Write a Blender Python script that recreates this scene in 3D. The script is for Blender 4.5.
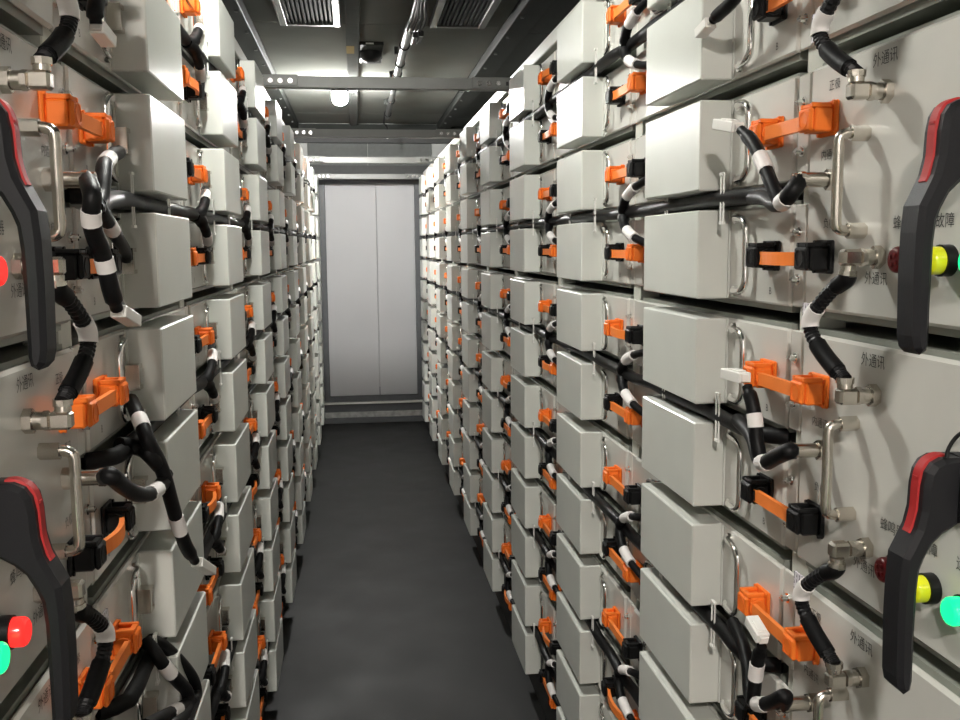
import bpy, math, random
from mathutils import Vector, Matrix
random.seed(7)
sc = bpy.context.scene
for o in list(bpy.data.objects): bpy.data.objects.remove(o)
C = sc.collection

# ------------------------------------------------------------------ camera
FPX, PITCH, YAW, ROLL, CAMH = 950.2, 0.12023, 0.12858, -0.0086, 1.6104
cy, sy, cp, sp = math.cos(YAW), math.sin(YAW), math.cos(PITCH), math.sin(PITCH)
FW = Vector((sy*cp, cy*cp, -sp)); RT0 = Vector((cy, -sy, 0)); UP0 = RT0.cross(FW)
RT = math.cos(ROLL)*RT0 + math.sin(ROLL)*UP0
UP = -math.sin(ROLL)*RT0 + math.cos(ROLL)*UP0
CAM = Vector((0, 0, CAMH))
cd = bpy.data.cameras.new('camera'); co = bpy.data.objects.new('camera', cd); C.objects.link(co)
cd.sensor_width = 36; cd.lens = FPX/960*36; cd.clip_start = 0.02
co.matrix_world = Matrix(((RT.x, UP.x, -FW.x, 0), (RT.y, UP.y, -FW.y, 0), (RT.z, UP.z, -FW.z, CAMH), (0, 0, 0, 1)))
sc.camera = co
def px(u, v, X):
    "photo pixel -> world point on the vertical plane x = X (a rack front)"
    d = FW + RT*((u-480)/FPX) + UP*((360-v)/FPX)
    return CAM + d*(X/d.x)

# ------------------------------------------------------------------ world, exposure
w = bpy.data.worlds.new('world'); sc.world = w; w.use_nodes = True
w.node_tree.nodes['Background'].inputs[0].default_value = (1.0, 0.89, 0.81, 1)
w.node_tree.nodes['Background'].inputs[1].default_value = 3.0
sc.view_settings.view_transform = 'Standard'; sc.view_settings.look = 'None'
sc.view_settings.gamma = 1; sc.view_settings.use_curve_mapping = False
sc.view_settings.exposure = 0.72
# ceiling lamps (built further down as lamp objects): position, emission strength, colour
LAMPS = [((-0.15, 1.98, 2.630), 262, (1.0, 1.0, 0.94)),
         ((-0.077, 6.55, 2.592), 1050, (1.0, 0.985, 0.95)),
         ((-0.22, -1.20, 2.630), 980, (1.0, 0.93, 0.86))]

# ------------------------------------------------------------------ materials
MATS = {}
def mat(name, col, rough=.5, metal=0., noise=0., nscale=30., bump=0., bscale=200., emit=0., spec=.5, coat=0., rvar=0.):
    if name in MATS: return MATS[name]
    m = bpy.data.materials.new(name); m.use_nodes = True; MATS[name] = m
    nt = m.node_tree; b = nt.nodes['Principled BSDF']
    b.inputs['Base Color'].default_value = (*col, 1); b.inputs['Roughness'].default_value = rough
    b.inputs['Metallic'].default_value = metal; b.inputs['Specular IOR Level'].default_value = spec
    if coat: b.inputs['Coat Weight'].default_value = coat; b.inputs['Coat Roughness'].default_value = .12
    if emit:
        b.inputs['Emission Color'].default_value = (*col, 1); b.inputs['Emission Strength'].default_value = emit
    if noise or bump or rvar:
        tc = nt.nodes.new('ShaderNodeTexCoord')
    if noise or rvar:
        n = nt.nodes.new('ShaderNodeTexNoise'); n.inputs['Scale'].default_value = nscale; n.inputs['Detail'].default_value = 6
        nt.links.new(tc.outputs['Object'], n.inputs['Vector'])
    if noise:
        r = nt.nodes.new('ShaderNodeMapRange'); r.inputs[1].default_value = .3; r.inputs[2].default_value = .7
        r.inputs[3].default_value = 1-noise; r.inputs[4].default_value = 1+noise
        nt.links.new(n.outputs['Fac'], r.inputs[0])
        mx = nt.nodes.new('ShaderNodeMix'); mx.data_type = 'RGBA'; mx.blend_type = 'MULTIPLY'; mx.inputs[0].default_value = 1
        mx.inputs[6].default_value = (*col, 1); nt.links.new(r.outputs[0], mx.inputs[7])
        nt.links.new(mx.outputs[2], b.inputs['Base Color'])
    if rvar:
        r2 = nt.nodes.new('ShaderNodeMapRange'); r2.inputs[1].default_value = .3; r2.inputs[2].default_value = .7
        r2.inputs[3].default_value = max(.02, rough-rvar); r2.inputs[4].default_value = rough+rvar
        nt.links.new(n.outputs['Fac'], r2.inputs[0]); nt.links.new(r2.outputs[0], b.inputs['Roughness'])
    if bump:
        n2 = nt.nodes.new('ShaderNodeTexNoise'); n2.inputs['Scale'].default_value = bscale; n2.inputs['Detail'].default_value = 3
        nt.links.new(tc.outputs['Object'], n2.inputs['Vector'])
        bp = nt.nodes.new('ShaderNodeBump'); bp.inputs['Strength'].default_value = bump; bp.inputs['Distance'].default_value = .001
        nt.links.new(n2.outputs['Fac'], bp.inputs['Height']); nt.links.new(bp.outputs[0], b.inputs['Normal'])
    return m
M_BOX = mat('grey_powder_coat', (.62, .633, .588), .30, noise=.03, nscale=8, bump=.12, bscale=420, spec=.5)
M_PAN = mat('grey_gloss_paint', (.60, .593, .55), .22, noise=.03, nscale=10, bump=.04, bscale=300, coat=.3)
M_BODY = mat('grey_chassis_sheet', (.26, .275, .24), .4, noise=.05)
M_POST = mat('rack_steel_paint', (.58, .59, .53), .35, noise=.03)
M_DARK = mat('dark_plinth_steel', (.03, .031, .03), .6, noise=.1)
M_ORG = mat('orange_nylon', (.88, .19, .022), .5, noise=.04, bump=.05, spec=.3)
M_BAR = mat('orange_sleeve', (.90, .235, .045), .5, noise=.03, spec=.25)
M_BLK = mat('black_nylon', (.006, .006, .0065), .45, noise=.1, spec=.25)
M_CAB = mat('black_cable_jacket', (.0045, .0045, .005), .48, noise=.1, bump=.3, bscale=120, spec=.2)
M_COR = mat('black_corrugated_sleeve', (.005, .005, .006), .45, spec=.3)
M_WHT = mat('white_nylon', (.80, .79, .75), .45)
M_TAPE = mat('white_tape', (.78, .75, .73), .5, noise=.04)
M_CHR = mat('polished_chrome', (.86, .85, .83), .16, 1.)
M_NIK = mat('nickel_plating', (.62, .58, .52), .26, 1., noise=.05)
M_GRIP = mat('black_grip_rubber', (.009, .009, .011), .5, bump=.15, bscale=600, spec=.35)
M_RED = mat('red_inlay_plastic', (.38, .020, .020), .55, spec=.25)
M_INK = mat('black_print_ink', (.03, .03, .03), .6)
M_FLOOR = mat('dark_rubber_mat', (.0185, .019, .0185), .6, noise=.28, nscale=3.5, bump=.25, bscale=160, rvar=.08, spec=.2)
M_CEIL = mat('grey_ceiling_sheet', (.175, .180, .166), .7, noise=.10, nscale=2.2, spec=0.)
M_CEILD = mat('dark_ceiling_steel', (.030, .032, .030), .6, noise=.1, nscale=5, spec=.05)
M_WALL = mat('container_wall_paint', (.34, .345, .33), .5, noise=.05, nscale=4)
M_GALV = mat('galvanised_steel', (.12, .122, .117), .45, .75, noise=.08, nscale=9)
M_DOOR = mat('grey_door_paint', (.46, .46, .47), .62, noise=.03, nscale=2)
M_FRAME = mat('grey_door_frame', (.10, .105, .11), .5, noise=.06)
M_SILL = mat('worn_white_sill', (.42, .42, .41), .6, noise=.3, nscale=22)
M_SUNLINE = mat('sunlight_line_pale', (.88, .86, .82), .35, .1)  # near-white colour imitates a thin line of sunlight
M_DUCT = mat('grey_duct_paint', (.13, .135, .13), .6, noise=.05, spec=0.)
M_BEIGE = mat('beige_tape', (.30, .24, .13), .8, spec=0.)
M_GLAMP = mat('green_lamp_lit', (.004, .50, .13), .2, emit=2.0)
M_RLAMP = mat('red_lamp_lit', (.75, .022, .018), .2, emit=.9)
M_YLAMP = mat('yellow_lamp_lens', (.78, .80, .02), .22, coat=.5)
M_DRED = mat('dark_red_buzzer', (.11, .003, .005), .35, spec=.3)
M_DHOLE = mat('black_hole', (.004, .004, .004), .8)

def tag_print():
    m = bpy.data.materials.new('white_tag_print'); m.use_nodes = True; nt = m.node_tree; b = nt.nodes['Principled BSDF']
    tc = nt.nodes.new('ShaderNodeTexCoord'); n = nt.nodes.new('ShaderNodeTexNoise'); n.inputs['Scale'].default_value = 420
    sx = nt.nodes.new('ShaderNodeSeparateXYZ'); nt.links.new(tc.outputs['Object'], sx.inputs[0])
    wv = nt.nodes.new('ShaderNodeMath'); wv.operation = 'PINGPONG'; wv.inputs[1].default_value = .0035
    nt.links.new(sx.outputs['Y'], wv.inputs[0])
    g = nt.nodes.new('ShaderNodeMath'); g.operation = 'GREATER_THAN'; g.inputs[1].default_value = .0024
    nt.links.new(wv.outputs[0], g.inputs[0]); nt.links.new(tc.outputs['Object'], n.inputs['Vector'])
    g2 = nt.nodes.new('ShaderNodeMath'); g2.operation = 'GREATER_THAN'; g2.inputs[1].default_value = .5
    nt.links.new(n.outputs['Fac'], g2.inputs[0])
    mu = nt.nodes.new('ShaderNodeMath'); mu.operation = 'MULTIPLY'
    nt.links.new(g.outputs[0], mu.inputs[0]); nt.links.new(g2.outputs[0], mu.inputs[1])
    mx = nt.nodes.new('ShaderNodeMix'); mx.data_type = 'RGBA'
    mx.inputs[6].default_value = (.74, .71, .76, 1); mx.inputs[7].default_value = (.05, .05, .06, 1)
    nt.links.new(mu.outputs[0], mx.inputs[0]); nt.links.new(mx.outputs[2], b.inputs['Base Color']); b.inputs['Roughness'].default_value = .5
    return m
M_TAG = tag_print()

# ------------------------------------------------------------------ mesh helpers
def spline(P, n=6):
    P = [Vector(p) for p in P]
    if len(P) < 3: return P
    Q = [P[0]*2-P[1]] + P + [P[-1]*2-P[-2]]; out = []
    for i in range(1, len(Q)-2):
        a, b, c, d = Q[i-1:i+3]
        for k in range(n):
            t = k/n
            out.append(.5*((2*b)+(c-a)*t+(2*a-5*b+4*c-d)*t*t+(3*b-a-3*c+d)*t**3))
    out.append(Q[-2]); return out
class MB:
    "collects geometry; local axes: x = away from the panel into the aisle, y along the aisle, z up"
    def __init__(s): s.v = []; s.f = []; s.sm = []
    def add(s, v, f, smooth=False):
        k = len(s.v); s.v += [tuple(p) for p in v]
        for q in f: s.f.append([k+i for i in q]); s.sm.append(smooth)
    def box(s, x0, x1, y0, y1, z0, z1, c=0.):
        if c <= 0:
            v = [(x, y, z) for x in (x0, x1) for y in (y0, y1) for z in (z0, z1)]
            s.add(v, [(0, 1, 3, 2), (4, 6, 7, 5), (0, 4, 5, 1), (2, 3, 7, 6), (0, 2, 6, 4), (1, 5, 7, 3)]); return s
        cx, cyy, cz = (x0+x1)/2, (y0+y1)/2, (z0+z1)/2; h = ((x1-x0)/2, (y1-y0)/2, (z1-z0)/2)
        v = []; idx = {}
        for i in (-1, 1):
            for j in (-1, 1):
                for k in (-1, 1):
                    for a in range(3):
                        g = [i*h[0], j*h[1], k*h[2]]
                        for b in range(3):
                            if b != a: g[b] -= c*(i, j, k)[b]
                        idx[(i, j, k, a)] = len(v); v.append((cx+g[0], cyy+g[1], cz+g[2]))
        f = []
        S = (-1, 1)
        for a in range(3):
            for sg in S:
                o = [b for b in range(3) if b != a]; q = []
                for p, r in ((-1, -1), (1, -1), (1, 1), (-1, 1)):
                    key = [0, 0, 0]; key[a] = sg; key[o[0]] = p; key[o[1]] = r; q.append(idx[(*key, a)])
                flip = (sg > 0) != (a != 1)
                f.append(q[::-1] if flip else q)
        for a in range(3):
            b, d = [t for t in range(3) if t != a]
            for p in S:
                for r in S:
                    k0 = [0, 0, 0]; k0[b] = p; k0[d] = r; k1 = list(k0); k0[a] = -1; k1[a] = 1
                    q = [idx[(*k0, b)], idx[(*k1, b)], idx[(*k1, d)], idx[(*k0, d)]]
                    f.append(s._orient(v, q, (cx, cyy, cz)))
        for i in S:
            for j in S:
                for k in S:
                    f.append(s._orient(v, [idx[(i, j, k, a)] for a in range(3)], (cx, cyy, cz)))
        f = [s._orient(v, q, (cx, cyy, cz)) for q in f]
        s.add(v, f); return s
    @staticmethod
    def _orient(v, q, c):
        p = [Vector(v[i]) for i in q]; n = (p[1]-p[0]).cross(p[2]-p[0]); m = sum(p, Vector())/len(p) - Vector(c)
        return list(q) if n.dot(m) > 0 else list(q)[::-1]
    def tube(s, P, r, n=8, corr=0., cap=True, smooth=True):
        P = [Vector(p) for p in P]; m = len(P); rr = r if isinstance(r, (list, tuple)) else [r]*m
        T = [(P[min(i+1, m-1)]-P[max(i-1, 0)]).normalized() for i in range(m)]
        ref = Vector((0, 0, 1)) if abs(T[0].z) < .9 else Vector((1, 0, 0))
        N = (ref - T[0]*ref.dot(T[0])).normalized(); v = []; f = []
        for i in range(m):
            N = (N - T[i]*N.dot(T[i])).normalized(); B = T[i].cross(N)
            q = rr[i]*(1-corr*(i % 2))
            for k in range(n):
                a = 2*math.pi*k/n; v.append(P[i]+N*(q*math.cos(a))+B*(q*math.sin(a)))
        for i in range(m-1):
            for k in range(n):
                k2 = (k+1) % n; f.append((i*n+k, i*n+k2, (i+1)*n+k2, (i+1)*n+k))
        s.add(v, f, smooth)
        if cap:
            s.add([v[k] for k in range(n)], [tuple(range(n))[::-1]]); s.add([v[(m-1)*n+k] for k in range(n)], [tuple(range(n))])
        return s
    def cyl(s, a, b, r, n=12, r2=None, smooth=True): return s.tube([a, b], [r, r if r2 is None else r2], n, smooth=smooth)
    def prism(s, prof, y0, y1, c=0.):
        "extrude an (x,z) outline along y"
        n = len(prof); A = 0
        for i in range(n):
            x0, z0 = prof[i]; x1, z1 = prof[(i+1) % n]; A += x0*z1-x1*z0
        if A < 0: prof = prof[::-1]
        rings = [(0., y0)] if c <= 0 else [(c, y0), (0., y0+c)]
        rings += [(0., y1)] if c <= 0 else [(0., y1-c), (c, y1)]
        v = []
        for ins, y in rings:
            for i in range(n):
                if ins:
                    a = Vector(prof[i-1]); b = Vector(prof[i]); d = Vector(prof[(i+1) % n])
                    t1 = (b-a).normalized(); t2 = (d-b).normalized(); nn = (Vector((-t1.y, t1.x))+Vector((-t2.y, t2.x))).normalized()
                    p = b+nn*ins
                else: p = prof[i]
                v.append((p[0], y, p[1]))
        f = []
        for k in range(len(rings)-1):
            for i in range(n):
                j = (i+1) % n; f.append((k*n+i, (k+1)*n+i, (k+1)*n+j, k*n+j))
        s.add(v, [q[::-1] for q in f]); s.add([v[i] for i in range(n)], [tuple(range(n))]); L = len(rings)-1
        s.add([v[L*n+i] for i in range(n)], [tuple(range(n))[::-1]])
        return s
    def mesh(s, name, m, sx=1):
        me = bpy.data.meshes.new(name)
        v = s.v if sx > 0 else [(-x, y, z) for x, y, z in s.v]
        me.from_pydata(v, [], s.f if sx > 0 else [q[::-1] for q in s.f])
        me.polygons.foreach_set('use_smooth', s.sm); me.materials.append(m); me.update()
        return me
def obj(name, me, parent=None, loc=(0, 0, 0)):
    o = bpy.data.objects.new(name, me); C.objects.link(o); o.location = loc
    if parent: o.parent = parent
    return o
def thing(name, label, cat, loc=(0, 0, 0), group=None):
    o = bpy.data.objects.new(name, None); C.objects.link(o); o.location = loc; o.empty_display_size = .05
    o['label'] = label; o['category'] = cat
    if group: o['group'] = group
    return o
def struct(o): o['kind'] = 'structure'; return o
def tag(o, label, cat, group=None):
    o['label'] = label; o['category'] = cat
    if group: o['group'] = group
    return o

# ------------------------------------------------------------------ layout numbers (metres)
XP = {'R': .6035, 'L': -.349}           # panel planes of the two racks
SX = {'R': -1, 'L': 1}                  # out-of-panel direction in world x
DZ, ZTOP, BH, CS = .174, 2.185, .1425, .8039
Y0 = 1.6365                             # centre of the first column of modules
NCOL, NROW = 9, 12
def zrow(r): return ZTOP - DZ*r - BH/2
def ycol(c): return Y0 + CS*c
def ypost(k): return Y0 - CS/2 + CS*k
CEIL = 2.70; YEND = 8.74; YBACK = -3.3; WXL, WXR = -1.06, 1.31
WORD = ['one', 'two', 'three', 'four', 'five', 'six', 'seven', 'eight', 'nine', 'ten', 'eleven', 'twelve']
ORD = ['top', 'second', 'third', 'fourth', 'fifth', 'sixth', 'seventh', 'eighth', 'ninth', 'tenth', 'eleventh', 'bottom']
SIDE = {'R': 'right', 'L': 'left'}

# ------------------------------------------------------------------ shell
def sbox(name, m, x0, x1, y0, y1, z0, z1, parent=None, c=0.):
    cx, cyy, cz = (x0+x1)/2, (y0+y1)/2, (z0+z1)/2
    b = MB().box(x0-cx, x1-cx, y0-cyy, y1-cyy, z0-cz, z1-cz, c)
    loc = Vector((cx, cyy, cz)) - (parent.location if parent else Vector())
    return obj(name, b.mesh(name, m), parent, loc)
floor = struct(sbox('floor', M_FLOOR, WXL, WXR, YBACK, YEND+.1, -.05, 0))
struct(sbox('wall_left', M_WALL, WXL-.05, WXL, YBACK, YEND+.1, -.05, 2.9))
struct(sbox('wall_right', M_WALL, WXR, WXR+.05, YBACK, YEND+.1, -.05, 2.9))
# near end wall with the open doorway behind the camera: daylight enters here
WN = struct(sbox('wall_near', M_WALL, WXL-.05, -.30, YBACK-.05, YBACK, -.05, 2.9))
sbox('wall_section', M_WALL, .56, WXR+.05, YBACK-.05, YBACK, -.05, 2.9, WN)
sbox('wall_section', M_WALL, -.2995, .5595, YBACK-.05, YBACK, 2.10, 2.9, WN)
struct(sbox('ground', M_SILL, -6, 6, YBACK-9, YBACK-.06, -.30, -.2))
pl = bpy.data.lights.new('doorway_portal', 'AREA'); pl.shape = 'RECTANGLE'; pl.size = .86; pl.size_y = 2.1; pl.cycles.is_portal = True
po = bpy.data.objects.new('doorway_portal', pl); C.objects.link(po); po.location = (.13, YBACK-.02, 1.05); po.rotation_euler = (math.pi/2, 0, math.pi)
ceiling = struct(sbox('ceiling', M_CEILD, WXL-.05, WXR+.05, YBACK, YEND+.1, CEIL+.012, CEIL+.08))
yb = [YBACK+.01, -1.52, .08, 1.68, 3.28, 4.88, 6.48, 8.08, YEND]
for a, b in zip(yb, yb[1:]):
    sbox('ceiling_panel', M_CEIL, -.47, .755, a+.004, b-.004, CEIL-.002, CEIL+.013, ceiling, .002)
    sbox('ceiling_panel', M_CEILD, .87, WXR-.01, a+.004, b-.004, CEIL-.03, CEIL+.013, ceiling, .002)
    sbox('ceiling_panel', M_CEILD, WXL+.01, -.58, a+.004, b-.004, CEIL-.03, CEIL+.013, ceiling, .002)
# ceiling channels along both sides, with bolt heads
n = 0
for sgn, xa, xb in (('L', -.578, -.472), ('R', .757, .868)):
    n += 1
    t = struct(sbox('trim_%d' % n, M_CEILD, xa, xb, YBACK+.01, YEND-.01, CEIL-.055, CEIL+.011, None, .003))
    bm_ = MB().cyl((0, 0, 0), (0, 0, -.006), .009, 8).mesh('bolt', M_GALV)
    yy = 3.6
    while yy < 8.5:
        obj('bolt', bm_, t, Vector(((xa+xb)/2+(.03 if sgn == 'L' else -.03), yy, CEIL-.0545))-t.location); yy += .42
# end wall with the door
W = struct(sbox('wall_far', M_WALL, WXL, WXR, YEND, YEND+.08, 0, 2.9))
sbox('lintel_beam', M_DARK, WXL+.1, WXR-.1, YEND-.05, YEND-.001, 2.525, 2.585, W)
sbox('lintel_beam', M_CEILD, WXL+.1, WXR-.1, YEND-.035, YEND-.001, 2.585, 2.69, W)
sbox('wall_panel', M_DUCT, -.40, .128, YEND-.02, YEND-.001, 2.33, 2.523, W, .002)
sbox('wall_panel', M_DUCT, .132, .70, YEND-.02, YEND-.001, 2.33, 2.523, W, .002)
sbox('lintel_beam', M_DARK, -.42, .72, YEND-.03, YEND-.001, 2.205, 2.329, W)
sbox('sill_step', M_FRAME, -.42, .72, YEND-.10, YEND-.001, 0.001, .055, W, .003)
sbox('sill_step', M_SILL, -.42, .72, YEND-.095, YEND-.001, .0555, .105, W, .002)
sbox('sill_step', M_FRAME, -.42, .72, YEND-.08, YEND-.001, .1055, .18, W, .003)
sbox('sunlight_line_strip', M_SUNLINE, -.32, .62, YEND-.11, YEND-.001, .1805, .196, W, .003)  # added pale ledge standing in for sunlight leaking across the end wall
D = bpy.data.objects.new('door_1', None); C.objects.link(D); D.location = (.14, YEND-.06, .2); struct(D)
fr = MB().box(-.447, -.40, -.02, .058, 0, 2.0).box(.40, .447, -.02, .058, 0, 2.0).box(-.40, .40, -.02, .058, 1.967, 2.0).box(-.40, .40, -.02, .058, 0, .05)
obj('door_frame', fr.mesh('door_frame', M_FRAME), D)
obj('door_leaf', MB().box(-.398, .052, 0, .03, .052, 1.965, .003).mesh('door_leaf', M_DOOR), D)
obj('door_leaf', MB().box(.055, .398, 0, .03, .052, 1.965, .003).mesh('door_leaf', M_DOOR), D)
obj('door_bolt', MB().box(.05, .057, -.008, .0, .053, .13, .002).mesh('door_bolt', M_FRAME), D)

# ------------------------------------------------------------------ racks: posts, top rails, plinths
for sd in 'RL':
    s = SX[sd]; x = XP[sd]; outw = -s      # outw: world direction into the rack
    rk = thing('battery_rack', 'pale grey steel rack holding the modules along the %s wall' % SIDE[sd], 'rack', (x+outw*.3, Y0+CS*4, 0), 'battery racks')
    def rb(name, m, d0, d1, y0, y1, z0, z1, c=0.):
        xs = sorted((x+outw*d0, x+outw*d1)); return sbox(name, m, xs[0], xs[1], y0, y1, z0, z1, rk, c)
    for k in range(-1, NCOL+1): rb('post', M_POST, .0105, .055, ypost(k)-.024, ypost(k)+.024, .002, 2.21, .002)
    rb('top_rail', M_POST, .004, .06, ypost(-1)-.03, ypost(NCOL)+.03, 2.2105, 2.255, .003)
    rb('plinth', M_DARK, .004, .05, ypost(-1)-.03, ypost(NCOL)+.03, .001, .108)
    rb('rear_sheet', M_DARK, .56, .565, ypost(-1), ypost(NCOL), .12, 2.2)

# ------------------------------------------------------------------ battery modules
def module_meshes(sd, far):
    s = SX[sd]; M = {}
    h = BH/2
    M['front_panel'] = MB().box(-.010, 0, -.3665, .3665, -h, h, .003).mesh('front_panel', M_PAN, s)
    M['body'] = MB().box(-.50, -.0102, -.355, .355, -h-.009, h+.006).mesh('body', M_BODY, s)
    cb = MB().box(.0005, .0535, -.1456, .1456, -h, h, .0022)
    cb.box(.0003, .003, -.1500, .1500, -h+.001, h-.001)
    M['cover_box'] = cb.mesh('cover_box', M_BOX, s)
    def handle(sg):
        b = MB(); y = sg*.180
        P = [(0, y, .057), (.006, y, .057), (.010, y+sg*.014, .0575), (.012, y+sg*.040, .0555), (.012, y+sg*.055, .047), (.012, y+sg*.059, .034), (.012, y+sg*.059, 0)]
        P = spline(P, 3 if far else 5); P2 = [Vector((p[0], p[1], -p[2])) for p in P][::-1][1:]
        b.tube(P+P2, .0055, 5 if far else 8)
        for z in (.057, -.057): b.cyl((0, y, z), (.007, y, z), .0085, 6 if far else 10)
        return b.mesh('handle', M_CHR, s)
    M['h+'] = handle(1); M['h-'] = handle(-1)
    for sg in (1, -1):
        ys = sorted((sg*.367, sg*.4005))
        M['ear%+d' % sg] = MB().box(-.010, -.0045, ys[0], ys[1], -h+.0005, h-.0005, .002).mesh('mounting_ear', M_PAN, s)
    M['screw'] = MB().cyl((-.0045, 0, 0), (-.001, 0, 0), .0075, 8).cyl((-.001, 0, 0), (.007, 0, 0), .0046, 8).box(.007, .009, -.0045, .0045, -.0012, .0012).mesh('screw', M_CHR, s)
    # data socket on the flank of the cover box that faces away from the camera (right rack) or towards it (left rack)
    g = 1 if sd == 'R' else -1
    yb_ = g*.1502
    q = MB()
    def gb(x0, x1, a, b, z0, z1, c=0): ys = sorted((yb_+g*a, yb_+g*b)); q.box(x0, x1, ys[0], ys[1], z0, z1, c)
    gb(.004, .024, .0, .024, -.019, -.013); gb(.004, .024, .0, .024, .013, .019); gb(.004, .024, .02, .024, -.013, .013); gb(.007, .021, .0, .018, -.012, .012)
    M['socket'] = q.mesh('data_socket', M_NIK, s)
    return M
MODS = {(sd, f): module_meshes(sd, f) for sd in 'RL' for f in (False, True)}

# lettering -> meshes
_T = {}
def text_mesh(body, size, sd):
    k = (body, size, sd)
    if k in _T: return _T[k]
    cu = bpy.data.curves.new('lettering', 'FONT'); cu.body = body; cu.size = size; cu.align_x = 'CENTER'; cu.align_y = 'CENTER'; cu.resolution_u = 2
    to = bpy.data.objects.new('lettering_source', cu); C.objects.link(to)
    bpy.context.view_layer.update()
    dg = bpy.context.evaluated_depsgraph_get(); src = to.evaluated_get(dg).to_mesh()
    g = -1 if sd == 'R' else 1
    v = [(SX[sd]*.0006, g*p.co.x, p.co.y) for p in src.vertices]; f = [list(p.vertices) for p in src.polygons]
    me = bpy.data.meshes.new('lettering'); me.from_pydata(v, [], f); me.materials.append(M_INK); me.update()
    bpy.data.objects.remove(to); bpy.data.curves.remove(cu); _T[k] = me
    return me

for sd in 'RL':
    s = SX[sd]
    for c in range(NCOL):
        M = MODS[(sd, c >= 4)]
        for r in range(NROW):
            t = thing('battery_module', 'light grey battery module in %s rack, column %s from camera, %s row%s' % (SIDE[sd], WORD[c], ORD[r], '' if r in (0, 11) else ' down'),
                      'battery module', (XP[sd], ycol(c), zrow(r)), 'battery modules in the %s rack' % SIDE[sd])
            obj('body', M['body'], t); obj('front_panel', M['front_panel'], t); obj('cover_box', M['cover_box'], t)
            obj('handle', M['h-'], t)
            if c < 6: obj('mounting_ear', M['ear-1'], t)
            if c < 4:
                obj('handle', M['h+'], t); obj('mounting_ear', M['ear+1'], t); obj('data_socket', M['socket'], t)
                for z in (-.0325, .0325): obj('screw', M['screw'], t, (0, -.387, z))
            if c < 2:
                obj('terminal_mark', text_mesh('B', .015, sd), t, (0, -.305, -.052))

# ------------------------------------------------------------------ busbar links across the posts
def cover_mesh(m, s, g, far):
    "insulated terminal cover, local origin on the panel; g = side from which the bar leaves (+1 far, -1 near)"
    b = MB()
    b.box(.0004, .006, -.023, .023, -.0215, .0215, .002)
    if far:
        b.box(.006, .036, -.018, .018, -.0175, .0175, .003)
    else:
        b.box(.006, .030, -.018, .018, -.0175, .0125, .0025)
        b.box(.030, .037, -.0165, .0165, -.0165, .0125, .0025)
        b.box(.007, .034, -.0165, -.010, .0126, .0185, .001); b.box(.007, .034, .010, .0165, .0126, .0185, .001)
        b.box(.026, .034, -.010, .010, .0126, .0175, .001)
        b.tube([(.0372+.0004, .011*math.cos(a), -.002+.011*math.sin(a)) for a in [i*math.pi/8 for i in range(17)]], .0005, 4, cap=False)
        y = g*.018
        b.cyl((.020, y, -.003), (.020, y+g*.004, -.003), .0125, 12)
        for yy in (-.019, .019):
            for zz in (-.0185, .0185): b.cyl((.006, yy, zz), (.0085, yy, zz), .003, 8)
    return b.mesh('terminal_cover', m, s)
LK = {}
for sd in 'RL':
    for col in ('o', 'b'):
        for g in (1, -1):
            for far in (False, True): LK[(sd, col, g, far)] = cover_mesh(M_ORG if col == 'o' else M_BLK, SX[sd], g, far)
    for kind, half in (('ctl', .0775), ('mod', .0875)):
        L = half-.014
        for bend in (0, 1):
            b = MB()
            n_ = 8; pts = []
            for i in range(n_+1):
                y = -L+2*L*i/n_; o_ = .026 + bend*.010*math.sin(math.pi*i/n_)
                pts.append((o_, y))
            for i in range(n_):
                (o0, ya), (o1, yb2) = pts[i], pts[i+1]
                v = [(o0-.0035, ya, -.012), (o0+.0035, ya, -.012), (o0+.0035, ya, .006), (o0-.0035, ya, .006),
                     (o1-.0035, yb2, -.012), (o1+.0035, yb2, -.012), (o1+.0035, yb2, .006), (o1-.0035, yb2, .006)]
                f = [(0, 1, 5, 4), (1, 2, 6, 5), (2, 3, 7, 6), (3, 0, 4, 7)]
                if i == 0: f.append((0, 3, 2, 1))
                if i == n_-1: f.append((4, 5, 6, 7))
                b.add(v, f)
            LK[(sd, kind, bend)] = b.mesh('bar', M_BAR, SX[sd])
for sd in 'RL':
    for k in range(NCOL):
        half = .0775 if k == 0 else .0875; far = k >= 4
        ym = 1.2445 if k == 0 else (Y0-.3145+CS*k) - half
        for r in range(NROW):
            ncol_ = 'o' if r % 2 == 0 else 'b'
            ocol = ncol_ if k == 0 else ('b' if r % 2 == 0 else 'o')
            where = 'between control units and column one' if k == 0 else 'between columns %s and %s' % (WORD[k-1], WORD[k])
            t = thing('busbar_link', 'orange busbar link on %s rack %s, %s row%s' % (SIDE[sd], where, ORD[r], '' if r in (0, 11) else ' down'),
                      'busbar', (XP[sd], ym, zrow(r)), 'busbar links on the %s rack' % SIDE[sd])
            obj('terminal_cover', LK[(sd, ncol_, -1, far)], t, (0, half, 0))
            obj('terminal_cover', LK[(sd, ocol, 1, far)], t, (0, -half, 0))
            obj('bar', LK[(sd, 'ctl' if k == 0 else 'mod', 1 if (r*7+k*3+(sd == 'L')) % 5 == 1 else 0)], t)

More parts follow.
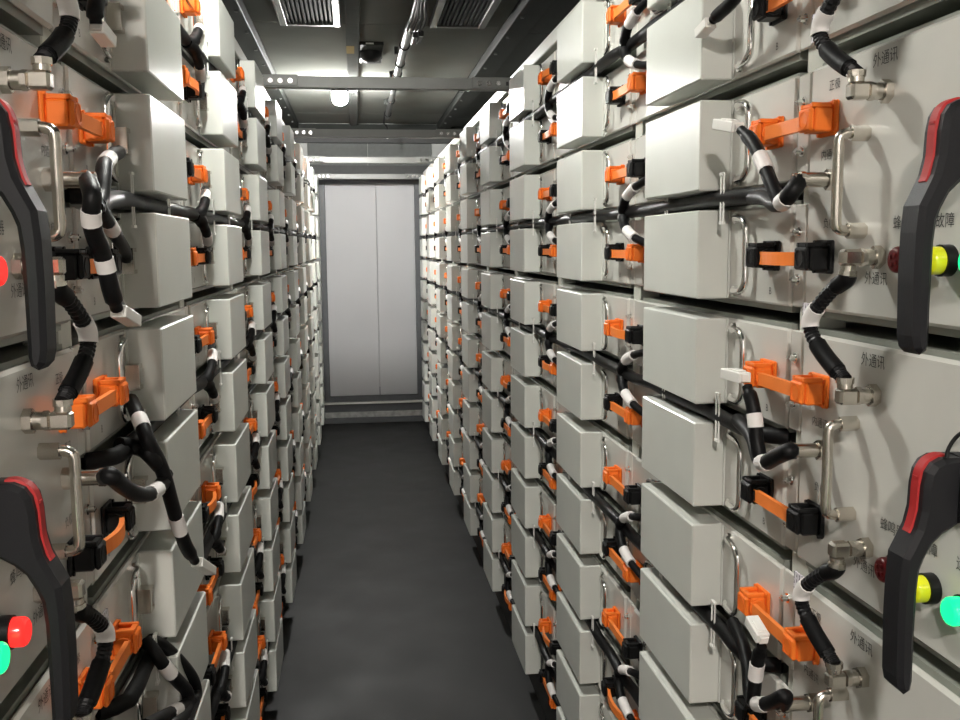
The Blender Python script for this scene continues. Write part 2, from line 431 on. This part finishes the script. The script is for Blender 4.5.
# ------------------------------------------------------------------ control units with switch levers
CY, CHW, UH = .835, .39, .3165
LEV_OUT = [(.012, .066), (.031, .066), (.041, .061), (.0468, .052), (.0495, .037), (.0505, .013), (.0545, -.005), (.063, -.023), (.0685, -.034), (.0705, -.06), (.071, -.10), (.0695, -.16), (.067, -.172), (.061, -.178)]
LEV_IN = [(.0545, -.174), (.0528, -.165), (.053, -.13), (.0525, -.07), (.0505, -.048), (.046, -.036), (.0385, -.022), (.028, -.012), (.012, -.002)]
LEVY = {'R': .870, 'L': .915}
def hexnut(b, x0, x1, r): b.tube([(x0, 0, 0), (x1, 0, 0)], r, 6, smooth=False)
def control_meshes(sd):
    s = SX[sd]; M = {}; h = UH/2
    M['front_panel'] = MB().box(-.010, 0, -CHW, CHW, -h, h, .004).mesh('front_panel', M_PAN, s)
    M['body'] = MB().box(-.50, -.0102, -CHW+.02, CHW-.01, -h-.009, h+.006).mesh('body', M_BODY, s)
    b = MB()
    P = spline([(.006, 0, .057), (.025, 0, .057), (.0325, 0, .0545), (.036, 0, .048), (.036, 0, .02), (.036, 0, -.02), (.036, 0, -.048), (.0325, 0, -.0545), (.025, 0, -.057), (.006, 0, -.057)], 5)
    b.tube(P, .0064, 10)
    for z in (.057, -.057): b.tube([(0, 0, z), (.022, 0, z)], .0095, 6, smooth=False)
    M['handle'] = b.mesh('handle', M_NIK, s)
    for up in (1, -1):
        b = MB(); hexnut(b, .0004, .010, .0135); b.cyl((.010, 0, 0), (.020, 0, 0), .0098, 14); hexnut(b, .020, .026, .0108)
        b.box(.026, .049, -.009, .009, -.0095, .0095, .003)
        z = up*.0095
        b.cyl((.040, 0, z), (.040, 0, z+up*.006), .0088, 14); b.cyl((.040, 0, z+up*.006), (.040, 0, z+up*.013), .0105, 10, smooth=False)
        M['elbow%+d' % up] = b.mesh('elbow_connector', M_NIK, s)
    b = MB(); hexnut(b, .0004, .012, .0135); b.cyl((.012, 0, 0), (.042, 0, 0), .0095, 14); b.cyl((.042, 0, 0), (.048, 0, 0), .0112, 12); b.cyl((.048, 0, 0), (.056, 0, 0), .009, 10)
    M['plug'] = b.mesh('straight_connector', M_NIK, s)
    M['bezel'] = MB().cyl((.0004, 0, 0), (.012, 0, 0), .0165, 20).mesh('bezel', M_BLK, s)
    for nm, m_ in (('g', M_GLAMP), ('r', M_RLAMP), ('y', M_YLAMP), ('d', M_DRED)):
        b = MB(); b.tube([(.0122, 0, 0), (.022, 0, 0), (.0245, 0, 0), (.026, 0, 0)], [.0145, .0145, .0132, .011], 20)
        if nm == 'd':
            for i in range(4):
                a = i*math.pi/2+.5; b.box(.026, .0275, .006*math.cos(a)-.0025, .006*math.cos(a)+.0025, .006*math.sin(a)-.0025, .006*math.sin(a)+.0025, .0006)
        M['lens_'+nm] = b.mesh('lens', m_, s)
    M['lever'] = MB().prism(LEV_OUT+LEV_IN, -.0185, .0185, .0050).mesh('switch_lever', M_GRIP, s)
    M['hub'] = MB().cyl((.0004, 0, 0), (.0118, 0, 0), .036, 28).cyl((.0118, 0, 0), (.014, 0, 0), .030, 28).mesh('lever_hub', M_GRIP, s)
    run = spline([(.022, .0662), (.031, .0662), (.041, .0612), (.0470, .052), (.0497, .037), (.0507, .013), (.0547, -.005), (.0575, -.0115)], 4)
    b = MB(); v = []; f = []
    for i, p in enumerate(run):
        a = run[max(i-1, 0)]; d = run[min(i+1, len(run)-1)]; t = (d-a).normalized(); nn = Vector((-t.y, t.x))
        if nn.x < 0 and nn.y < 0: nn = -nn
        q0 = p-nn*.001; q1 = p+nn*.0018
        v += [(q0.x, -.0068, q0.y), (q0.x, .0068, q0.y), (q1.x, .0058, q1.y), (q1.x, -.0058, q1.y)]
    for i in range(len(run)-1):
        for k in range(4): f.append((i*4+k, i*4+(k+1) % 4, i*4+4+(k+1) % 4, i*4+4+k))
    L4 = (len(run)-1)*4
    f += [(0, 3, 2, 1), (L4, L4+1, L4+2, L4+3)]
    b.add(v, f)
    M['inlay'] = b.mesh('red_inlay', M_RED, s)
    b = MB()
    for i in range(4):
        z = .045-.011*i; xx = .0513+(.037-z)*.00004
        b.box(xx-.001, xx+.0004, -.004, .004, z-.0012, z+.0012)
    M['ribs'] = b.mesh('inlay_rib', M_RED, s)
    return M
POS4 = {0: 'topmost', 1: 'second', 2: 'third', 3: 'fourth', 4: 'fifth', 5: 'lowest'}
def zunit(j): return (zrow(2*j)+zrow(2*j+1))/2
for sd in 'RL':
    M = control_meshes(sd); s = SX[sd]
    for j in range(6):
        t = thing('control_unit', 'light grey battery control unit with black switch lever, %s in the near %s stack' % (POS4[j], SIDE[sd]),
                  'control unit', (XP[sd], CY, zunit(j)), 'control units at the near end of the racks')
        obj('body', M['body'], t); obj('front_panel', M['front_panel'], t)
        hd = obj('handle', M['handle'], t, (0, 1.077-CY, .002)); hd['label'] = 'brushed metal pull handle'
        obj('elbow_connector', M['elbow+1'], t, (0, 1.035-CY, .1005)); obj('elbow_connector', M['elbow-1'], t, (0, 1.038-CY, -.086))
        obj('straight_connector', M['plug'], t, (0, 1.152-CY, .010))
        lit = {'R': [('d', .969), ('y', .908), ('g', .845)], 'L': [('r', .932), ('g', .872)]}[sd]
        for nm, y in lit:
            bz = obj('indicator_lamp', M['bezel'], t, (0, y-CY, -.088)); obj('lens', M['lens_'+nm], bz)
            bz['label'] = {'d': 'dark red buzzer', 'y': 'yellow fault lamp', 'g': 'glowing green lamp', 'r': 'glowing red lamp'}[nm]
        lv = obj('switch_lever', M['lever'], t, (0, LEVY[sd]-CY, 0)); obj('lever_hub', M['hub'], lv, (0, 0, .032)); obj('red_inlay', M['inlay'], lv); obj('inlay_rib', M['ribs'], lv)
        lv['label'] = 'black pistol-grip switch lever with a red inlay'
        for body, size, y, z in (('外通讯', .0175, 1.045, .139), ('正极', .0145, 1.160, .128), ('内通讯', .0145, 1.168, .042), ('负极', .0145, 1.163, -.045),
                                 ('蜂鸣器', .0165, .990, -.048), ('故障', .0165, .919, -.048), ('运行', .0165, .855, -.048), ('外通讯', .0165, 1.046, -.112)):
            obj('lettering', text_mesh(body, size, sd), t, (0, y-CY, z))

# thin looped wire over the lever of the third right-hand unit
t = thing('lock_wire', 'thin black wire curving above the lower right switch lever', 'wire', px(950, 446, .578))
obj('wire', MB().tube(spline([px(u, v, X)-t.location for u, v, X in ((946.5, 458, .572), (948, 450, .574), (953, 441, .578), (960, 434, .583), (972, 428, .592), (990, 430, .602))], 6), .0022, 6).mesh('wire', M_CAB), t)

# ------------------------------------------------------------------ cables between control units
for sd in 'RL':
    s = SX[sd]
    for j in range(5):
        za = zunit(j)-.086-.022; zb = zunit(j+1)+.1005+.022; zm = (za+zb)/2
        t = thing('communication_cable', 'black corrugated cable joining the %s and %s %s control units' % (POS4[j], POS4[j+1], SIDE[sd]),
                  'cable', (XP[sd], 1.05, zm), 'cables between control units')
        A, B = za-zm, zb-zm
        P = [(.040, -.0125, A+.004), (.0410, -.009, A-.004), (.0455, .012, A*.72), (.0500, .037, A*.36), (.0515, .052, A*.05), (.0505, .047, B*.26), (.0465, .024, B*.62), (.0418, -.004, B*.93), (.040, -.0145, B-.003)]
        R = spline(P, 9)
        obj('sleeve', MB().tube(R, .0092, 10, corr=.13, smooth=False).mesh('sleeve', M_COR, s), t)
        k = int(len(R)*.84); obj('shrink_boot', MB().tube(R[k-12:k+2], .0108, 10).mesh('shrink_boot', M_CAB, s), t)
        k = int(len(R)*.13); obj('shrink_boot', MB().tube(R[max(0, k-6):k+7], .0106, 10).mesh('shrink_boot', M_CAB, s), t)
        k = int(len(R)*.47)
        tg = obj('tag', MB().tube(R[k-6:k+7], .0106, 12).mesh('tag', M_TAPE, s), t)
        q = R[k]
        obj('tag_flap', MB().box(-.0012, .0012, -.005, .026, -.0165, .0165).mesh('tag_flap', M_TAG, s), tg, (s*(q.x-.004), q.y+.004, q.z))

# ------------------------------------------------------------------ wiring harnesses in every second gap
HR = .0122
def harness_parts(sd):
    "branch up, branch down, tapes: local origin on the junction, which lies over a post"
    s = SX[sd]; g = -1 if sd == 'R' else 1; out = {}
    for up in (1, -1):
        P = [(0, g*-.024, 0), (.008, g*-.002, up*.006), (.0135, g*.026, up*.027), (.011, g*.066, up*.046), (.004, g*.115, up*.059), (-.004, g*.16, up*.066), (-.006, g*.186, up*.067)]
        R = spline(P, 5); n_ = len(R)
        rad = [.0128 if i < 8 else (.0105 if i < 14 else .0082) for i in range(n_)]
        b = MB().tube(R, rad, 8)
        out['b%+d' % up] = b.mesh('branch', M_CAB, s)
        out['t%+d' % up] = MB().tube(R[12:18], .0112, 10).mesh('tape', M_TAPE, s)
    return out
def tie_mesh(sd):
    b = MB()
    for dy in (-.006, .006): b.box(.006, .0075, dy-.0018, dy+.0018, -.040, .034)
    b.box(.0045, .009, -.008, .008, -.043, -.039); b.box(.0045, .009, -.008, .008, .033, .037)
    return b.mesh('cable_tie', M_WHT, SX[sd])
GAPW = ['first and second', 'third and fourth', 'fifth and sixth', 'seventh and eighth', 'ninth and tenth', 'eleventh and twelfth']
HAR = {}
for sd in 'RL':
    s = SX[sd]; HP = harness_parts(sd); TM = tie_mesh(sd)
    for j in range(6):
        zg = (zrow(2*j)+zrow(2*j+1))/2
        t = thing('wiring_harness', 'black wiring harness between %s module rows of the %s rack' % (GAPW[j], SIDE[sd]), 'cable', (XP[sd], 1.2, zg), 'wiring harnesses')
        HAR[(sd, j)] = t
        P = [(-.014, .085, 0)]; y = 1.32; i = 0; rnd = random.Random(j*5+(sd == 'L'))
        while y < ypost(NCOL)-.25:
            c = (y-Y0)/CS; ph = abs(c-round(c))           # 0 at a column centre, .5 at a post
            P.append((.017+.006*rnd.random(), y-1.2, rnd.uniform(-.002, .002) - .006*max(0, ph-.25)))
            y += .1
        obj('main_cable', MB().tube(spline(P, 2), HR, 8).mesh('main_cable', M_CAB, s), t)
        b = MB(); obj('second_cable', MB().tube([(p[0]-.007, p[1], p[2]-.006+.002*math.sin(p[1]*9)) for p in P[1:]], .0055, 6).mesh('second_cable', M_CAB, s), t)
        rng = range(0, NCOL-1) if sd == 'R' else range(1, NCOL)
        for c in rng:
            yj = (ypost(c+1)-.03 if sd == 'R' else ypost(c)+.03)-1.2
            for up in (1, -1):
                br = obj('branch', HP['b%+d' % up], t, (s*.021, yj, -.004)); obj('tape', HP['t%+d' % up], br)
        for c in range(NCOL):
            obj('cable_tie', TM, t, (s*.024, ycol(c)-.188-1.2, .004))
            if c < 4: obj('cable_tie', TM, t, (s*.0238, ycol(c)+.085-1.2, .004))

# near ends of the harnesses, taken from the photo at the depth of the wiring (a few centimetres in front of the panels)
def plug_obj(t, a, b, sd):
    a = Vector(a); b = Vector(b); d = (b-a); L = d.length; d.normalize()
    m_ = MB().box(0, L, -.0095, .0095, -.0075, .0075, .0012).box(L*.15, L*.7, -.006, .006, .0075, .0098, .0005).box(-.004, 0, -.006, .006, -.005, .005)
    o = obj('white_plug', m_.mesh('white_plug', M_WHT), t)
    up = Vector((0, 0, 1)); yv = up.cross(d)
    yv = yv.normalized() if yv.length > .01 else Vector((0, 1, 0)); zv = d.cross(yv)
    o.matrix_local = Matrix(((d.x, yv.x, zv.x, a.x), (d.y, yv.y, zv.y, a.y), (d.z, yv.z, zv.z, a.z), (0, 0, 0, 1)))
    return o
def lead(sd, j, pts, rad=.0095, tapes=(), plug=None, name='lead', rads=None, n=6, taper=True):
    t = HAR[(sd, j)]; base = t.location
    P = [(Vector((XP[sd]+SX[sd]*.047, 1.152, zunit(j)+.010)) if p == 'tip' else px(*p))-base for p in pts]
    R = spline(P, n); m_ = len(R)
    rr = [rad*(.72 if taper and plug and i > m_-4 else 1) for i in range(m_)]
    o = obj(name, MB().tube(R, rr, 10).mesh(name, M_CAB), t)
    for f in tapes:
        k = int(f*(m_-1)); obj('tape', MB().tube(R[max(0, k-2):k+3], rad*1.08, 12).mesh('tape', M_TAPE), o)
    if plug: plug_obj(t, px(*plug[0])-base, px(*plug[1])-base, sd)
    return o
# right rack
lead('R', 1, ['tip', (792, 192, .544), (783, 202, .545), (775, 204, .550), (766, 198, .565), (752, 197, .582)], .011, (.38,))
lead('R', 1, [(781, 205, .546), (773, 187, .545), (763, 163, .545), (753, 143, .544), (741, 130, .541)], .0098, (.5,), ((738, 127.5, .540), (718, 124, .534)))
lead('R', 2, ['tip', (789, 451, .544), (776, 457, .544), (764, 463, .545), (758, 456, .552), (752, 436, .568), (738, 420, .580)], .011, (.52,))
lead('R', 2, [(761, 462, .546), (757, 442, .545), (755, 420, .544), (752, 402, .543), (747, 386, .541)], .0100, (.52,), ((745, 378, .541), (726, 373, .536)))
lead('R', 3, ['tip', (785, 696, .544), (770, 703, .544), (757, 704, .545), (750, 694, .555), (748, 668, .566), (742, 642, .574), (733, 622, .58)], .010, (.40,))
lead('R', 3, [(753, 702, .546), (755, 682, .545), (758, 660, .544), (762, 646, .543)], .0098, (.55,), ((763, 639, .543), (751, 619, .541)))
lead('R', 0, [(762, -34, .55), (744, -14, .546), (731, 3, .544), (720, 13, .542), (713, 20, .540)], .0098, (), ((711, 22, .540), (700, 34, .537)))
# left rack
lead('L', 1, ['tip', (92, 195, -.288), (91, 218, -.292), (95, 236, -.292), (101, 250, -.290), (106, 268, -.288), (111, 290, -.286), (117, 309, -.285)], .0105, (.30, .70), ((118, 311, -.285), (134, 321, -.281)))
lead('L', 1, [(119, 152, -.333), (112, 156, -.318), (105, 164, -.306), (103, 180, -.300), (101, 198, -.297), (96, 210, -.294)], .0098, (.34,))
lead('L', 1, [(98, 205, -.294), (103, 214, -.296), (110, 226, -.302), (118, 239, -.316), (124, 249, -.330), (126, 258, -.334)], .0092, (.42,))
lead('L', 1, [(93, 208, -.296), (108, 201, -.305), (124, 199, -.320), (138, 203, -.329)], .0115)
lead('L', 2, ['tip', (111, 476, -.286), (124, 487, -.286), (138, 494, -.284), (152, 493, -.283), (162, 484, -.282), (166, 474, -.282)], .0105, (.72,))
lead('L', 2, [(131, 400, -.333), (136, 411, -.318), (142, 425, -.304), (149, 443, -.292), (158, 460, -.285), (165, 478, -.280), (171, 500, -.277), (178, 524, -.275), (186, 546, -.272), (195, 561, -.270)], .0105, (.22, .79), ((197, 562, -.270), (211, 571, -.266)))
lead('L', 2, [(160, 466, -.285), (150, 455, -.292), (142, 449, -.305), (130, 446, -.320), (119, 445, -.331)], .0115)
lead('L', 3, [(146, 641, -.332), (154, 651, -.318), (165, 667, -.304), (177, 680, -.294), (187, 692, -.288), (187, 708, -.286), (176, 722, -.286), (160, 735, -.29)], .0105, (.31,))
lead('L', 3, [(150, 640, -.330), (163, 646, -.316), (178, 660, -.302), (192, 678, -.292), (196, 694, -.288), (190, 712, -.285), (184, 730, -.283)], .0105)
lead('L', 3, [(192, 700, -.287), (180, 708, -.290), (168, 714, -.294), (145, 726, -.30)], .0098, (.55,))
lead('L', 0, [(106, -40, -.30), (102, -20, -.297), (98, -4, -.296), (95, 10, -.296), (96, 24, -.296)], .0098, (), ((97, 27, -.296), (109, 42, -.292)))

# ------------------------------------------------------------------ cross bars over the aisle
XBAR0, XBAR1 = XP['L']-.02, XP['R']+.02
ow = ['nearest', 'second', 'third', 'farthest']
for i, k in enumerate((3, 5, 7, 9)):
    y = ypost(k)
    t = thing('cross_bar', 'galvanised steel cross bar over the aisle, %s of four' % ow[i], 'beam', ((XBAR0+XBAR1)/2, y, 2.213), 'cross bars over the aisle')
    hw = (XBAR1-XBAR0)/2
    obj('channel', MB().box(-hw, hw, -.003, .003, -.0205, .0205).box(-hw, hw, .003, .042, .0165, .0205).box(-hw, hw, .003, .042, -.0205, -.0165).mesh('channel', M_GALV), t)
    for sg in (-1, 1):
        xs = sorted((sg*(hw-.012), sg*(hw-.175)))
        pl = obj('end_plate', MB().box(xs[0], xs[1], -.009, -.0032, -.0165, .024, .001).mesh('end_plate', M_GALV), t)
        for q in range(3): obj('bolt', MB().tube([(0, -.0092, 0), (0, -.0155, 0)], .0095, 6, smooth=False).mesh('bolt', M_CHR), pl, (sg*(hw-.075-.036*q), 0, .001))
        obj('bolt_hole', MB().box(-.005, .005, -.0094, -.0091, -.007, .007).mesh('bolt_hole', M_DHOLE), pl, (sg*(hw-.040), 0, .001))

# ------------------------------------------------------------------ ceiling fittings
def lamp(pos, em, col, label, globe=True):
    t = thing('ceiling_lamp', label, 'lamp', (pos[0], pos[1], CEIL), 'ceiling lamps')
    d = pos[2]-CEIL
    obj('lamp_base', MB().cyl((0, 0, -.003), (0, 0, -.030), .060, 24).cyl((0, 0, -.030), (0, 0, d+(.035 if globe else .013)), .042, 24, .058 if globe else .085).mesh('lamp_base', M_BLK), t)
    obj('light_shield', MB().tube([(0, 0, d+.076), (0, 0, d+.072), (0, 0, d+.060)], [.05, .105, .122], 28).mesh('light_shield', M_BLK), t) if globe else None  # unseen shield, added to keep the globe's light off the ceiling
    g = MB(); prof = [(.034, .046), (.020, .052), (.0, .054), (-.020, .050), (-.036, .040), (-.047, .024), (-.051, .004)]
    if not globe: prof = [(.012, .070), (.0, .072), (-.010, .066), (-.018, .05), (-.022, .02)]
    g.tube([(0, 0, d+z) for z, r in prof], [r for z, r in prof], 24)
    m_ = bpy.data.materials.new('lamp_glass_lit'); m_.use_nodes = True; b = m_.node_tree.nodes['Principled BSDF']
    b.inputs['Base Color'].default_value = (.9, .9, .9, 1); b.inputs['Emission Color'].default_value = (*col, 1); b.inputs['Emission Strength'].default_value = em
    obj('lamp_globe', g.mesh('lamp_globe', m_), t)
lamp(*LAMPS[0], 'ceiling lamp above the first columns of modules', False)
lamp(*LAMPS[1], 'glowing white globe lamp on a black base seen below the nearest cross bar')
lamp(*LAMPS[2], 'ceiling lamp behind the camera', False)
tag(sbox('ceiling_duct', M_DUCT, -.022, .045, YBACK+.02, YEND-.06, CEIL-.028, CEIL-.0025, None, .002), 'long flat grey cable duct running down the ceiling', 'duct')
tag(sbox('tape_patch', M_BEIGE, -.0225, .020, 5.28, 5.48, CEIL-.0292, CEIL-.0282), 'beige tape patch stuck on the flat ceiling duct', 'tape')
t = thing('ceiling_sensor', 'black dome sensor on the ceiling beside the flat duct', 'sensor', (.112, 5.45, CEIL-.003))
obj('sensor_base', MB().box(-.064, .064, -.17, .24, -.018, 0, .003).mesh('sensor_base', M_CEILD), t)
obj('sensor_dome', MB().tube([(0, .02, -.018), (0, .02, -.045), (0, .02, -.065), (0, .02, -.075)], [.062, .060, .045, .02], 20).box(-.062, .062, .02, .16, -.055, -.018, .008).mesh('sensor_dome', M_BLK), t)
obj('sensor_plate', MB().box(-.03, .012, -.1712, -.1702, -.014, -.006).mesh('sensor_plate', M_WHT), t)
t = thing('conduit_pipe', 'silver conduit pipe with black straps running along the ceiling', 'pipe', (.283, 5.6, CEIL-.04))
obj('pipe', MB().tube([(0, -.85, 0), (0, 2.4, 0)], .021, 16).mesh('pipe', M_GALV), t)
for y in (-.42, .08, .42, .9, 1.5, 2.2):
    obj('strap', MB().tube([(.025*math.cos(a), y, .025*math.sin(a)) for a in [i*math.pi/10 for i in range(21)]], .004, 5, cap=False).box(-.008, .008, y-.006, y+.006, .022, .0365).mesh('strap', M_BLK), t)
for y in (-.2, .55, 1.7): obj('clip', MB().box(-.045, -.024, y-.012, y+.012, -.004, .036, .002).mesh('clip', M_CEILD), t)
t = thing('cable_bundle', 'tangle of black cables and connectors at the end of the ceiling pipe', 'cable', (.30, 4.72, CEIL-.05))
rnd = random.Random(3)
for i in range(6):
    a = rnd.uniform(-.03, .035); P = [(a*.4, .10, .005*i-.005), (a, .0, -.012+.006*rnd.random()), (a+.012, -.2, .006), (a*.6, -.55, .002), (a, -1.2, .01)]
    obj('cable', MB().tube(spline(P, 5), .009, 7).mesh('cable', M_CAB), t)
for x, z in ((.012, -.028), (.040, -.022)): obj('connector', MB().box(x-.012, x+.012, .02, .20, z-.013, z+.013, .003).mesh('connector', M_BLK), t)
obj('connector_ring', MB().cyl((.026, .205, -.02), (.026, .23, -.02), .006, 8).mesh('connector_ring', M_NIK), t)
t = thing('hanging_wire', 'thin black wire with a white tip hanging at the far end of the pipe', 'wire', (.283, 8.02, CEIL-.05))
obj('wire', MB().tube(spline([(-.02, -.15, .02), (-.025, .05, -.03), (0, .1, -.05), (.005, .1, -.10)], 5), .008, 7).mesh('wire', M_CAB), t)
obj('wire_tip', MB().cyl((.005, .1, -.10), (.005, .1, -.15), .008, 8).mesh('wire_tip', M_WHT), t)
def grille(x0, x1, y0, y1, label, nsl):
    t = thing('vent_grille', label, 'vent', ((x0+x1)/2, (y0+y1)/2, CEIL-.003), 'ceiling vent grilles')
    hx, hy = (x1-x0)/2, (y1-y0)/2; fw = .035
    obj('frame', MB().box(-hx, -hx+fw, -hy, hy, -.026, 0, .003).box(hx-fw, hx, -hy, hy, -.026, 0, .003).box(-hx+fw, hx-fw, hy-fw, hy, -.026, 0, .003).box(-hx+fw, hx-fw, -hy, -hy+fw, -.026, 0, .003).mesh('frame', M_GALV), t)
    obj('backing', MB().box(-hx+fw, hx-fw, -hy+fw, hy-fw, -.003, 0).mesh('backing', M_DHOLE), t)
    w_ = (2*hx-2*fw)/nsl
    sl = MB().box(-w_*.28, w_*.28, -hy+fw, hy-fw, -.022, -.006, .001).mesh('slat', M_CEILD)
    for i in range(nsl): obj('slat', sl, t, (-hx+fw+w_*(i+.5), 0, 0))
grille(-.335, -.045, 4.15, 4.84, 'louvred vent grille in the ceiling left of the flat duct', 11)
grille(.385, .66, 4.15, 4.82, 'louvred vent grille in the ceiling right of the conduit pipe', 10)
